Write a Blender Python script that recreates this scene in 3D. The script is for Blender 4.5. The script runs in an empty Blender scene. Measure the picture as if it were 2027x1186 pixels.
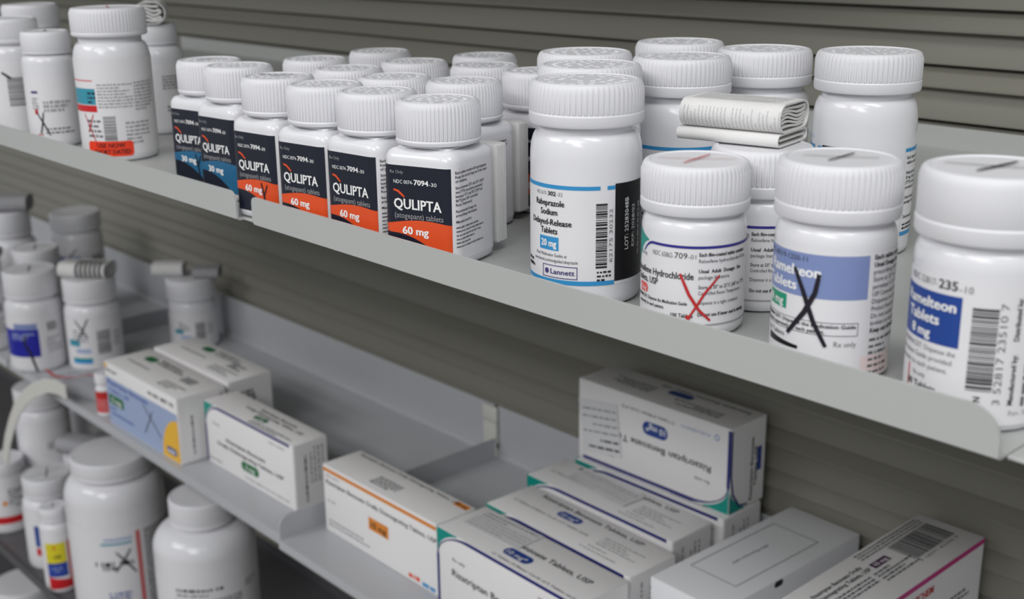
import bpy, bmesh, math, random
from mathutils import Vector, Matrix

ZS = 1.35                                   # height of the upper shelf deck above the floor
scn = bpy.context.scene
COL = scn.collection
PI = math.pi

# ------------------------------------------------------------------ camera
cam_d = bpy.data.cameras.new('camera')
cam = bpy.data.objects.new('camera', cam_d); COL.objects.link(cam)
cam_d.sensor_fit = 'HORIZONTAL'; cam_d.sensor_width = 36.0
cam_d.lens = 2450.0 / 2027.0 * 36.0
CX, CY, CZ = 0.3233983, -0.3287615, 0.1361738
RW = ((0.67085952, 0.74150405, -0.01092036), (-0.20811111, 0.2023771, 0.95693954), (0.71178457, -0.63969935, 0.29008183))
cam.matrix_world = Matrix(((RW[0][0], RW[1][0], RW[2][0], CX), (RW[0][1], RW[1][1], RW[2][1], CY),
                           (RW[0][2], RW[1][2], RW[2][2], CZ + ZS), (0, 0, 0, 1)))
cam_d.clip_start = 0.02; cam_d.clip_end = 30
cam_d.dof.use_dof = True; cam_d.dof.focus_distance = 0.50; cam_d.dof.aperture_fstop = 15.0
scn.camera = cam

# ------------------------------------------------------------------ world, lights, exposure
scn.view_settings.view_transform = 'Standard'; scn.view_settings.look = 'None'
scn.view_settings.gamma = 1.0; scn.view_settings.use_curve_mapping = False
scn.view_settings.exposure = -0.20
w = bpy.data.worlds.new('world'); scn.world = w; w.use_nodes = True
bg = w.node_tree.nodes['Background']; bg.inputs[0].default_value = (0.93, 0.96, 1.0, 1); bg.inputs[1].default_value = 0.40

def area(name, loc, target, sx, sy, power, col=(1, 1, 1)):
    d = bpy.data.lights.new(name, 'AREA'); d.shape = 'RECTANGLE'; d.size = sx; d.size_y = sy; d.energy = power; d.color = col
    o = bpy.data.objects.new(name, d); COL.objects.link(o); o.location = loc
    o.rotation_euler = (Vector(target) - Vector(loc)).to_track_quat('-Z', 'Y').to_euler()
    return o
area('ceiling_panel_light', (1.05, -0.50, ZS + 1.38), (1.05, -0.49, 0), 1.2, 0.5, 17)
area('ceiling_panel_light', (1.50, -2.95, ZS + 1.38), (1.50, -2.94, 0), 1.4, 0.5, 34)
for lx, pw in ((0.60, 0.85), (-1.30, 0.86)):
    area('ceiling_panel_light', (lx, -1.55, ZS + 1.38), (lx, -1.54, 0), 1.4, 0.5, 14 * pw)
    area('ceiling_panel_light', (lx, -2.25, ZS + 1.38), (lx, -2.24, 0), 1.4, 0.5, 30 * pw)

# ------------------------------------------------------------------ materials
def lin(c):
    return tuple(((x / 255) / 12.92) if x / 255 <= 0.04045 else (((x / 255) + 0.055) / 1.055) ** 2.4 for x in c)
MATS = {}
def mat(name, rgb, rough=0.5, spec=0.5, noise=0.0, nscale=40, bump=0.0, metal=0.0):
    if name in MATS: return MATS[name]
    m = bpy.data.materials.new(name); m.use_nodes = True; nt = m.node_tree
    b = nt.nodes['Principled BSDF']; c = (*lin(rgb), 1)
    b.inputs['Base Color'].default_value = c; b.inputs['Roughness'].default_value = rough
    b.inputs['Specular IOR Level'].default_value = spec; b.inputs['Metallic'].default_value = metal
    if noise or bump:
        tc = nt.nodes.new('ShaderNodeTexCoord'); nz = nt.nodes.new('ShaderNodeTexNoise')
        nz.inputs['Scale'].default_value = nscale; nz.inputs['Detail'].default_value = 4
        nt.links.new(tc.outputs['Object'], nz.inputs['Vector'])
        if noise:
            mx = nt.nodes.new('ShaderNodeMix'); mx.data_type = 'RGBA'
            mx.inputs[6].default_value = tuple(x * (1 - noise) for x in c[:3]) + (1,)
            mx.inputs[7].default_value = tuple(min(1, x * (1 + noise)) for x in c[:3]) + (1,)
            nt.links.new(nz.outputs['Fac'], mx.inputs[0]); nt.links.new(mx.outputs[2], b.inputs['Base Color'])
        if bump:
            bp = nt.nodes.new('ShaderNodeBump'); bp.inputs['Strength'].default_value = bump; bp.inputs['Distance'].default_value = 0.0004
            nt.links.new(nz.outputs['Fac'], bp.inputs['Height']); nt.links.new(bp.outputs['Normal'], b.inputs['Normal'])
    MATS[name] = m
    return m
WALLM = mat('painted_slat_metal', (136, 134, 124), 0.45, 0.4, 0.05, 9)
SHELF = mat('pale_powder_coat', (184, 186, 184), 0.38, 0.45, 0.02, 20, 0.05)
TRAY = mat('grey_tray_metal', (186, 188, 192), 0.36, 0.5, 0.03, 14)
DARKM = mat('shade_darkened_shelf_grey', (92, 92, 95), 0.45, 0.4, 0.04, 14)  # shade under the trays is put into this colour of the low shelves
CLIPM = mat('ivory_clip_plastic', (214, 213, 207), 0.4)
BODY = mat('white_bottle_plastic', (229, 229, 233), 0.17, 0.5)
CAPM = mat('white_cap_plastic', (228, 228, 232), 0.45, 0.4)
CAPT = mat('cap_liner_print', (214, 214, 216), 0.5, 0.3)
PAPER = mat('label_paper', (230, 229, 232), 0.42, 0.35)
CARTON = mat('white_carton', (240, 238, 238), 0.5, 0.35, 0.015, 30)
CARTG = mat('grey_white_carton', (236, 237, 240), 0.5, 0.35, 0.015, 30)
LEAF = mat('thin_leaflet_paper', (226, 225, 224), 0.7, 0.2, 0.05, 120)
LEAFG = mat('grey_and_shaded_leaflet_paper', (168, 168, 172), 0.7, 0.2, 0.12, 160)
STICK = mat('clear_sticker', (222, 222, 224), 0.25, 0.5)
INK = mat('black_ink', (28, 27, 30), 0.5)
GREY = mat('grey_ink', (110, 110, 112), 0.6)
LGREY = mat('light_grey_ink', (160, 160, 163), 0.6)
PEN = mat('black_marker', (30, 24, 36), 0.4)
RPEN = mat('red_marker', (196, 48, 52), 0.4)
NAVY = mat('navy_print', (24, 28, 44), 0.4)
TEALB = mat('steel_blue_print', (38, 104, 144), 0.4)
ORNG = mat('orange_print', (228, 82, 34), 0.42)
SKY = mat('sky_blue_print', (50, 146, 204), 0.42)
BLACK = mat('black_print', (20, 20, 23), 0.35)
INDIGO = mat('indigo_print', (44, 42, 138), 0.42)
TEAL = mat('teal_print', (0, 148, 136), 0.42)
PINKR = mat('coral_print', (226, 92, 92), 0.42)
PERI = mat('periwinkle_print', (128, 144, 192), 0.42)
GREENT = mat('jade_print', (20, 150, 116), 0.42)
ROYAL = mat('royal_blue_print', (34, 70, 150), 0.42)
DEEPB = mat('deep_blue_print', (26, 30, 160), 0.42)
WHITE = mat('white_print', (244, 244, 244), 0.45)
RED = mat('red_print', (206, 34, 40), 0.42)
STKR = mat('fluorescent_orange_sticker', (246, 66, 34), 0.45)
AQUA = mat('aqua_print', (56, 150, 172), 0.42)
DGREEN = mat('dark_green_print', (24, 112, 62), 0.42)
PALEB = mat('pale_blue_print', (164, 180, 214), 0.45)
YELL = mat('amber_print', (244, 190, 62), 0.45)
LEMON = mat('lemon_print', (222, 208, 40), 0.45)
BLUE = mat('blue_print', (30, 62, 160), 0.42)
AMBER = mat('dark_orange_print', (226, 138, 48), 0.45)
MAG = mat('magenta_print', (196, 40, 128), 0.45)
PLUM = mat('plum_print', (82, 24, 84), 0.45)
VIOL = mat('violet_ink', (70, 60, 120), 0.45)
BLUSH = mat('blush_print', (240, 220, 220), 0.45)
REDV = mat('red_vial_plastic', (196, 44, 40), 0.3)
SALMON = mat('salmon_print', (214, 108, 108), 0.45)
FAINT = mat('faint_ink', (192, 192, 194), 0.6)
def clear_mat(name, rgb, fac):
    m = bpy.data.materials.new(name); m.use_nodes = True; nt = m.node_tree
    b = nt.nodes['Principled BSDF']; out = nt.nodes['Material Output']
    b.inputs['Base Color'].default_value = (*lin(rgb), 1); b.inputs['Roughness'].default_value = 0.15
    t = nt.nodes.new('ShaderNodeBsdfTransparent'); mx = nt.nodes.new('ShaderNodeMixShader'); mx.inputs[0].default_value = fac
    nt.links.new(t.outputs[0], mx.inputs[1]); nt.links.new(b.outputs[0], mx.inputs[2]); nt.links.new(mx.outputs[0], out.inputs['Surface'])
    return m
CLEAR = clear_mat('clear_film', (205, 206, 212), 0.32)

# ------------------------------------------------------------------ object helpers
def link(o, parent=None):
    COL.objects.link(o)
    if parent is not None: o.parent = parent
    return o
def tag(o, label=None, cat=None, group=None, kind=None):
    if label: o['label'] = label
    if cat: o['category'] = cat
    if group: o['group'] = group
    if kind: o['kind'] = kind
    return o
def empty(name, loc, yaw, label, cat, group=None):
    o = bpy.data.objects.new(name, None); o.empty_display_size = 0.01
    link(o); o.location = (loc[0], loc[1], loc[2] + ZS + (0 if cat in ('shelf', 'tray', 'clip') else .0003)); o.rotation_euler = (0, 0, yaw)
    return tag(o, label, cat, group)

class MB:
    """collects faces with materials and links them as one mesh object"""
    def __init__(s): s.v = []; s.f = []; s.m = []; s.s = []
    def add(s, verts, faces, m, smooth=True):
        n = len(s.v); s.v += [tuple(p) for p in verts]
        for f in faces: s.f.append(tuple(i + n for i in f)); s.m.append(m); s.s.append(smooth)
    def mesh(s, name, angle=32):
        me = bpy.data.meshes.new(name); me.from_pydata(s.v, [], s.f)
        ms = []
        for m in s.m:
            if m not in ms: ms.append(m)
        for m in ms: me.materials.append(m)
        me.polygons.foreach_set('material_index', [ms.index(m) for m in s.m])
        me.polygons.foreach_set('use_smooth', s.s); me.update()
        me.set_sharp_from_angle(angle=math.radians(angle))
        return me
    def build(s, name, parent=None, angle=32):
        return link(bpy.data.objects.new(name, s.mesh(name, angle)), parent)
    # shapes
    def box(s, x0, x1, y0, y1, z0, z1, m):
        v = [(x, y, z) for z in (z0, z1) for y in (y0, y1) for x in (x0, x1)]
        s.add(v, [(0, 2, 3, 1), (4, 5, 7, 6), (0, 1, 5, 4), (2, 6, 7, 3), (0, 4, 6, 2), (1, 3, 7, 5)], m, False)
    def rbox(s, x0, x1, y0, y1, z0, z1, m, r=0.001, seg=2):
        bm = bmesh.new(); bmesh.ops.create_cube(bm, size=1)
        for v in bm.verts: v.co = ((x0 + x1) / 2 + v.co.x * (x1 - x0), (y0 + y1) / 2 + v.co.y * (y1 - y0), (z0 + z1) / 2 + v.co.z * (z1 - z0))
        bmesh.ops.bevel(bm, geom=bm.edges[:], offset=r, segments=seg, affect='EDGES', profile=0.5)
        bm.verts.index_update()
        s.add([v.co[:] for v in bm.verts], [tuple(v.index for v in f.verts) for f in bm.faces], m, True); bm.free()
    def lathe(s, prof, m, n=64, rib=None):
        """prof: (r, z[, ribdepth]) rows from the outside bottom to the top axis"""
        V = []; F = []
        for row in prof:
            r, z = row[0], row[1]; d = row[2] if len(row) > 2 else 0
            for k in range(n):
                a = 2 * PI * k / n; rr = r + (d if (k % 4) in (1, 2) else 0)
                V.append((rr * math.cos(a), rr * math.sin(a), z))
        for i in range(len(prof) - 1):
            for k in range(n):
                k2 = (k + 1) % n
                F.append((i * n + k, i * n + k2, (i + 1) * n + k2, (i + 1) * n + k))
        F.append(tuple(range(n))[::-1]); F.append(tuple((len(prof) - 1) * n + k for k in range(n)))
        s.add(V, F, m)
    def rings(s, rings, m, cap=True):
        n = len(rings[0]); V = [p for r in rings for p in r]; F = []
        for i in range(len(rings) - 1):
            for k in range(n):
                k2 = (k + 1) % n; F.append((i * n + k, i * n + k2, (i + 1) * n + k2, (i + 1) * n + k))
        if cap: F.append(tuple(range(n))[::-1]); F.append(tuple((len(rings) - 1) * n + k for k in range(n)))
        s.add(V, F, m)
    def extrude_x(s, sec, x0, x1, m, smooth=True):
        """closed (y,z) section, counter-clockwise seen from +x, pulled along x"""
        n = len(sec); V = [(x0, y, z) for y, z in sec] + [(x1, y, z) for y, z in sec]
        F = [(i, (i + 1) % n, n + (i + 1) % n, n + i) for i in range(n)]
        F += [tuple(range(n))[::-1], tuple(range(n, 2 * n))]
        s.add(V, F, m, smooth)

# ------------------------------------------------------------------ printing
_TX = {}
def glyphs(txt, bold):
    key = (txt, bold)
    if key in _TX: return _TX[key]
    c = bpy.data.curves.new('lettering', 'FONT'); c.body = txt; c.resolution_u = 2; c.offset = bold; c.fill_mode = 'FRONT'
    o = bpy.data.objects.new('lettering', c); COL.objects.link(o); bpy.context.view_layer.update()
    me = o.evaluated_get(bpy.context.evaluated_depsgraph_get()).to_mesh()
    v = [(p.co.x, p.co.y) for p in me.vertices]; f = [tuple(p.vertices) for p in me.polygons]
    o.evaluated_get(bpy.context.evaluated_depsgraph_get()).to_mesh_clear()
    bpy.data.objects.remove(o); bpy.data.curves.remove(c)
    if v:
        x0 = min(p[0] for p in v); x1 = max(p[0] for p in v)
    else: x0 = x1 = 0
    _TX[key] = (v, f, x0, x1)
    return _TX[key]
CAPH = max(p[1] for p in glyphs('H', 0)[0])

class Sheet:
    """flat artwork in millimetres (u right, v up); emit() lays it on a surface"""
    def __init__(s): s.v = []; s.f = []; s.m = []
    def _add(s, pts, faces, m, lay):
        n = len(s.v); s.v += [(p[0], p[1], lay) for p in pts]
        for f in faces: s.f.append(tuple(i + n for i in f)); s.m.append(m)
    def band(s, lo, hi, u0, u1, m, lay, n=None, nv=1):
        n = n or max(1, int(abs(u1 - u0) / 1.2)); P = []
        fl = lo if callable(lo) else (lambda u: lo); fh = hi if callable(hi) else (lambda u: hi)
        for i in range(n + 1):
            u = u0 + (u1 - u0) * i / n; a, b = fl(u), fh(u)
            for j in range(nv + 1): P.append((u, a + (b - a) * j / nv))
        q = nv + 1
        s._add(P, [(i * q + j, (i + 1) * q + j, (i + 1) * q + j + 1, i * q + j + 1) for i in range(n) for j in range(nv)], m, lay)
    def rect(s, u0, u1, v0, v1, m, lay=1): s.band(v0, v1, u0, u1, m, lay)
    def pill(s, u0, u1, v0, v1, m, lay=1, r=None):
        h = (v1 - v0) / 2; r = min(r or h, h, (u1 - u0) / 2); c = (v0 + v1) / 2
        def e(u):
            d = min(u - u0, u1 - u)
            return h if d >= r else h - r + math.sqrt(max(0, r * r - (r - d) ** 2))
        us = 24; s.band(lambda u: c - e(u), lambda u: c + e(u), u0, u1, m, lay, us)
    def frame(s, u0, u1, v0, v1, t, m, lay=1):
        s.rect(u0, u1, v0, v0 + t, m, lay); s.rect(u0, u1, v1 - t, v1, m, lay); s.rect(u0, u0 + t, v0, v1, m, lay); s.rect(u1 - t, u1, v0, v1, m, lay)
    def stroke(s, pts, w, m, lay=4, taper=True):
        P = []
        for a, b in zip(pts[:-1], pts[1:]):
            k = max(1, int(math.dist(a, b) / 0.8))
            P += [(a[0] + (b[0] - a[0]) * i / k, a[1] + (b[1] - a[1]) * i / k) for i in range(k)]
        P.append(pts[-1]); n = len(P); V = []
        for i, p in enumerate(P):
            a = P[max(0, i - 1)]; b = P[min(n - 1, i + 1)]; dx, dy = b[0] - a[0], b[1] - a[1]; L = math.hypot(dx, dy) or 1
            ww = w / 2 * (0.75 + 0.25 * math.sin(PI * i / max(1, n - 1))) if taper else w / 2
            V += [(p[0] + dy / L * ww, p[1] - dx / L * ww), (p[0] - dy / L * ww, p[1] + dx / L * ww)]
        s._add(V, [(2 * i, 2 * i + 2, 2 * i + 3, 2 * i + 1) for i in range(n - 1)], m, lay)
    def cross(s, a, b, c, d, w, m, lay=4):
        s.stroke([a, ((a[0] + b[0]) / 2 + w * .4, (a[1] + b[1]) / 2), b], w, m, lay)
        s.stroke([c, ((c[0] + d[0]) / 2 + w * .3, (c[1] + d[1]) / 2), d], w, m, lay + 1)
    def text(s, t, u, v, h, m=None, w=None, al='L', bold=0.0, rot=0, lay=2, sx=0.85):
        m = m or INK; V, F, x0, x1 = glyphs(t, min(bold, .012)); k = h / CAPH
        kx = (w / (x1 - x0)) if w else k * sx
        W = (x1 - x0) * kx; off = {'L': 0, 'C': -W / 2, 'R': -W}[al]; ca, sa = math.cos(math.radians(rot)), math.sin(math.radians(rot))
        P = []
        for x, y in V:
            a = (x - x0) * kx + off; b = y * k
            P.append((u + a * ca - b * sa, v + a * sa + b * ca))
        s._add(P, F, m, lay)
        if bold > .012:                    # heavier strokes: the same letters once more, a hair to the side
            d = h * min(.09, (bold - .008) * 3.2); s._add([(p[0] + d * ca, p[1] + d * sa) for p in P], F, m, lay + .5)
    def micro(s, u0, u1, v1, n, lh, m=None, seed=1, th=0.45, rot=0, lay=2, fill=0.8):
        """rows of illegible small print; rot=90 turns the block so that rows run upwards"""
        m = m or GREY; R = random.Random(seed)
        for i in range(n):
            x = u0; e = u0 + (u1 - u0) * (1 if R.random() < .6 else R.uniform(.45, .95))
            while x < e:
                L = R.uniform(.6, 3.0) * lh * .55; L = min(L, e - x)
                if L < .15: break
                y = v1 - (i + 1) * lh; hh = lh * th * R.uniform(.85, 1.1)
                if rot == 0: q = [(x, y), (x + L, y), (x + L, y + hh), (x, y + hh)]
                else: q = [(-y, x), (-y, x + L), (-y - hh, x + L), (-y - hh, x)]
                s._add(q, [(0, 1, 2, 3)] if rot == 0 else [(3, 2, 1, 0)], m, lay); x += L + lh * .28
    def bars(s, u0, u1, v0, v1, seed=3, m=None, along='v', lay=2):
        m = m or INK; R = random.Random(seed); a, b = (v0, v1) if along == 'v' else (u0, u1); unit = (b - a) / 95; x = a
        while x < b - unit:
            t = R.choice([1, 1, 2, 3, 1.5]) * unit; t = min(t, b - x)
            if along == 'v': s.rect(u0, u1, x, x + t, m, lay)
            else: s.rect(x, x + t, v0, v1, m, lay)
            x += t + R.choice([1, 1, 2, 1.5]) * unit
    def emit(s, mb, S, eps=0.00006, base=0.0001):
        mb.add([S(u / 1000, v / 1000, base + l * eps) for u, v, l in s.v], [], INK)
        n = len(mb.v) - len(s.v)
        for f, m in zip(s.f, s.m): mb.f.append(tuple(i + n for i in f)); mb.m.append(m); mb.s.append(False)

def S_cyl(r): return lambda u, v, o: ((r + o) * math.sin(u / r), -(r + o) * math.cos(u / r), v)
def S_rsq(sd, r):
    a = sd / 2 - r; q = PI * r / 2; side = 2 * a; per = 4 * side + 4 * q
    def S(u, v, o):
        t = (u + a) % per; k = int(t // (side + q)); t -= k * (side + q)
        if t <= side: x, y = -a + t, -(sd / 2 + o)
        else:
            th = (t - side) / r; x, y = a + (r + o) * math.sin(th), -a - (r + o) * math.cos(th)
        for _ in range(k): x, y = -y, x
        return (x, y, v)
    return S
def S_plane(O, U, V, N):
    O, U, V, N = Vector(O), Vector(U), Vector(V), Vector(N)
    return lambda u, v, o: tuple(O + U * u + V * v + N * o)

# ------------------------------------------------------------------ bottles
def ell(r0, z0, r1, z1, n=8):
    """quarter ellipse from the vertical wall (r0,z0) in to (r1,z1)"""
    return [(r1 + (r0 - r1) * math.cos(PI / 2 * i / n), z0 + (z1 - z0) * math.sin(PI / 2 * i / n)) for i in range(n + 1)]
def round_body(r, nr, zs, zt, top, taper=0):
    return [(r - .0035, 0.0004), (r - .0026, 0), (r - .0012, .0005), (r - .0003, .0017), (r, .0035)] + ell(r, zs, nr, zt) + [(nr, top)]
def body_obj(k, parent):
    mb = MB()
    if k['shape'] == 'round': mb.lathe(round_body(k['r'], k['nr'], k['zs'], k['zt'], k['cb'] + .004), BODY, 72)
    else:
        sd, r = k['sd'], k['cr0']; R = []; n = 48
        def ring(ins, z, blend=0.0, rc=None):
            S = S_rsq(sd, r); per = 4 * (sd - 2 * r) + 2 * PI * r; out = []
            for i in range(n):
                x, y, _ = S(per * i / n, 0, -ins); a = math.atan2(y, x)
                if rc: x, y = x * (1 - blend) + rc * math.cos(a) * blend, y * (1 - blend) + rc * math.sin(a) * blend
                out.append((x, y, z))
            return out
        zs = k['zs']
        for ins, z in ((.0040, .0004), (.0030, 0), (.0014, .0005), (.0004, .0016), (0, .0035), (0, zs)): R.append(ring(ins, z))
        for i in range(1, 7):
            t = PI / 2 * i / 6; R.append(ring(.0048 * (1 - math.cos(t)), zs + .0048 * math.sin(t)))
        R.append(ring(.0048, zs + .0054, .5, k['nr'] + .001)); R.append(ring(.0048, zs + .0058, 1, k['nr'])); R.append(ring(0, k['cb'] + .004, 1, k['nr']))
        mb.rings(R, BODY)
    return mb.build('body', parent)
_CAP = {}
def cap_obj(k, parent, marks=None, emboss=None):
    H, cr, cb, kb = k['H'], k['cr'], k['cb'], k['kb']
    mb = MB(); d = .0002 if k.get('ribs', 1) else 0
    e = .0016
    prof = [(cr - .0012, cb), (cr - .0002, cb + .0003), (cr + .0002, cb + .0012), (cr + .0002, kb - .0006), (cr - .0002, kb), (cr - d, kb + .0004, 2 * d), (cr - d, H - .0032, 2 * d)]
    prof += [(cr - d * .6 - e * (1 - math.cos(PI / 2 * t)) - .0002, H - .0026 + .0026 * math.sin(PI / 2 * t), d * (1 - t)) for t in (.2, .45, .7, 1)]
    rin = cr - e - .0014
    prof += [(rin + .0004, H), (rin, H - .0004), (.0004, H - .0004)]
    mb.lathe(prof, CAPM, k.get('seg', 264))
    top = H - .0004
    if emboss:
        R = random.Random(emboss)
        for ring, cnt in ((.80, 26), (.52, 14), (.25, 6)):
            for i in range(cnt):
                if R.random() < .22: continue
                a = 2 * PI * i / cnt; x, y = rin * ring * math.cos(a), rin * ring * math.sin(a); h = .0011; b = R.uniform(.0004, .0007)
                mb.rbox(x - h, x + h, y - b, y + b, top - .0002, top + .00016, CAPM, .0001, 1)
    if marks:
        sh = Sheet(); marks(sh, rin * 1000); sh.emit(mb, S_plane((0, 0, top), (1, 0, 0), (0, 1, 0), (0, 0, 1)), base=.0005)
    return mb.build('cap', parent)
def label_obj(k, fn, parent, *a):
    sh = Sheet(); fn(sh, k, *a); mb = MB()
    sh.emit(mb, S_cyl(k['r']) if k['shape'] == 'round' else S_rsq(k['sd'], k['cr0']))
    return mb.build('label', parent)
def face(loc):                               # the yaw that turns a bottle's front towards the aisle where the viewer stands
    return math.atan2(CX - loc[0], -(CY - loc[1]))
def scaled(k, f):
    q = dict(k)
    for n in ('H', 'cr', 'cb', 'kb', 'r', 'nr', 'zs', 'zt', 'sd', 'cr0'):
        if n in q: q[n] = q[n] * f
    return q
KR = dict(shape='round', H=.0816, cr=.0211, cb=.0659, kb=.0707, r=.0209, nr=.0178, zs=.0535, zt=.0635)
KE = dict(shape='round', H=.0587, cr=.0186, cb=.0418, kb=.0463, r=.0181, nr=.0160, zs=.0355, zt=.0405)
KF = dict(shape='round', H=.0670, cr=.0190, cb=.0493, kb=.0543, r=.0185, nr=.0165, zs=.0425, zt=.0478)
KQ = dict(shape='square', H=.0679, cr=.0175, cb=.0502, kb=.0526, sd=.0350, cr0=.0055, nr=.0150, zs=.0440)

def bottle(kind, loc, yaw, label, group=None, lab=None, args=(), marks=None, emboss=None, cat='pill bottle', name='pill_bottle'):
    root = empty(name, loc, yaw, label, cat, group)
    body_obj(kind, root); cap_obj(kind, root, marks, emboss)
    if lab: label_obj(kind, lab, root, *args)
    return root
def top_cross(m, w=.9, rot=0.4, s=.8, thin=True):
    def f(sh, r):
        a = r * s
        def p(x, y): return (x * math.cos(rot) - y * math.sin(rot), x * math.sin(rot) + y * math.cos(rot))
        sh.stroke([p(-a, .1 * a), p(0, 0), p(a, .05 * a)], w * (.55 if thin else 1), m, 1)
        sh.stroke([p(-.32 * a, -.62 * a), p(.02 * a, 0), p(.36 * a, .66 * a)], w, m, 2)
    return f

# --- label artwork
def lab_square(sh, k, dose, col, pen=False, back=False):
    a = (k['sd'] / 2 - k['cr0']) * 1000; W = 16.4; T = 42.4; B = 4.0
    sh.rect(-W - 32, W + 32, B, T, PAPER, 0)
    l, r = -W, W - .5
    sh.rect(l, r, B, T, NAVY, 1)
    hi = (lambda u: T - 25 + 2.9 * math.sin(PI * min(1, max(0, (u - l) / (r - l))) * .72) - 1.1 * max(0, (u - l) / (r - l) - .5))
    lo = (lambda u: max(B, T - 28.3 - 16.7 * max(0, (u - l - 4) / (r - l)) ** 2))
    sh.band(lo, hi, l, r, col, 2, 30)
    sh.text('Rx Only', l + 3.6, T - 3.4, 1.3, LGREY, w=6.4, lay=3)
    sh.text('NDC 0074-', l + 5.2, T - 7.5, 1.5, WHITE, w=9.4, lay=3)
    sh.text('7094', l + 15.0, T - 7.6, 2.1, WHITE, w=7.0, bold=.03, lay=3)
    sh.text('-30', l + 22.4, T - 7.6, 1.5, WHITE, w=3.6, lay=3)
    sh.stroke([(l + 5.0, T - 10.2), (l + 7.2, T - 10.7), (l + 10.2, T - 13.0)], 1.0, ORNG, 3)
    sh.text('QULIPTA', l + 5.0, T - 17.9, 4.1, WHITE, w=23.0, bold=.022, lay=4)
    sh.text('(atogepant) tablets', l + 5.2, T - 21.9, 2.3, LGREY, w=23.6, lay=3)
    sh.text(dose, l + 8.8, T - 28.5, 3.1, WHITE, w=12.6, bold=.035, lay=4)
    # right-hand side panel
    x = W + 1.2; rows = ['Each tablet contains 60 mg atogepant.', 'Keep this and all drugs out of the reach', 'of children.', '', 'Store between 20°C and 25°C (68°F',
        'and 77°F); excursions permitted', 'between 15°C and 30°C (59°F and', '86°F) [see USP Controlled', 'Room Temperature].', '', 'Recommended Dosage: See', 'prescribing information.', '', 'Manufactured for:']
    v = T - 2.2
    for i, t in enumerate(rows):
        if t: sh.text(t.replace('60 mg', dose), x, v, 1.05, INK, w=min(23.5, len(t) * .64), lay=3, bold=.012)
        v -= 1.75 if t else .9
    sh.micro(x, x + 20, v + 1.0, 6, 1.6, GREY, 5, .4)
    # left-hand side panel: rotated lot print next to the front
    sh.bars(-W - 3.2, -W - 1.0, B + 3, T - 2, 8, INK, 'v'); sh.micro(B + 4, T - 4, -W - 28, 5, 3.2, GREY, 9, .4, rot=90) if False else None
    if pen: sh.stroke([(r - 11, B + 15), (r - 9.5, B + 10), (r - 8, B + 2)], 1.1, PEN, 6); sh.stroke([(r - 6.5, B + 14.5), (r - 9, B + 9)], .8, PEN, 6)

def lab_rabe(sh, k, full=True):
    u0, u1 = -86, 31; T, B = 45.5, 8.4
    sh.rect(u0, u1, B, T, PAPER, 0)
    notch = 6.6
    sh.rect(u0, notch - 1.3, T - 1.5, T, SKY, 1); sh.rect(notch + 1.3, 11, T - 1.5, T, SKY, 1); sh.rect(u0, 11, B, B + 1.7, SKY, 1)
    sh.rect(11.05, u1, B + 1.2, T + .6, BLACK, 2)
    c = -14.8
    sh.text('NDC 62175-', c - 6.2, T - 4.0, 1.3, GREY, w=5.6); sh.text('302', c - .2, T - 4.1, 1.6, INK, w=3.6, bold=.03); sh.text('-32', c + 3.8, T - 4.0, 1.3, GREY, w=2.4)
    for t, v, w_ in (('Rabeprazole', 37.6, 13.6), ('Sodium', 34.2, 8.0), ('Delayed-Release', 30.4, 19.2), ('Tablets', 27.2, 8.0)):
        sh.text(t, c, v, 2.2, INK, w=w_, al='C', bold=.028)
    sh.rect(c - 4.6, c + 4.6, 20.9, 26.0, SKY, 1); sh.text('20 mg', c, 22.3, 2.5, WHITE, w=7.2, al='C', bold=.03, lay=3)
    sh.text('Print Medication Guides at', c + .6, 18.6, 1.25, INK, w=14.5, al='C'); sh.text('www.lannett.com/medguides/rabeprazole', c + 2, 16.5, 1.25, INK, w=20, al='C')
    sh.frame(-17.6, -2.9, 10.6, 15.4, .32, VIOL, 2); sh.text('Lannett', -13.8, 12.1, 1.9, VIOL, w=9.8, bold=.02); sh.pill(-16.4, -14.6, 12.0, 14.0, VIOL, 3, .8)
    sh.text('Tablets', -28, 13.2, 1.3, INK, w=5, bold=.02); sh.micro(-29, -24, 17.2, 2, 2.0, INK, 7, .6)
    sh.bars(3.7, 8.0, 15, 39.5, 11); sh.text('62175 30232', 10.1, 17, 1.3, GREY, w=20, rot=90)
    sh.micro(4.2, 9.6, 14.6, 3, 1.5, INK, 4, .5)
    sh.text('LOT: 25283048B', 17.3, 21.0, 1.8, WHITE, w=19.5, rot=90, lay=4); sh.text('EXP: 2028/02', 20.8, 21.5, 1.5, WHITE, w=16, rot=90, lay=4); sh.micro(18, 38, -22.4, 1, 1.9, LGREY, 3, .6, rot=90, lay=4)
    for i, t in enumerate(('Each delayed-release', 'tablet contains', '', 'Rabeprazole sodium', '20 mg. Store at 25°C', '(77°F); excursions', 'permitted to 15°-30°C.', '', 'Usual dosage: See', 'package insert.', '', '', 'Distributed by:')):
        if t: sh.text(t, u0 + 1.2, T - 4.5 - i * 2.1, 1.3, INK, w=len(t) * .72, bold=.01)
    sh.micro(u0 + 1.2, u0 + 14, T - 31.2, 2, 1.6, INK, 6, .5)
    sh.micro(u0 + 20, u0 + 42, T - 4, 15, 2.1, GREY, 16, .5)

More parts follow.
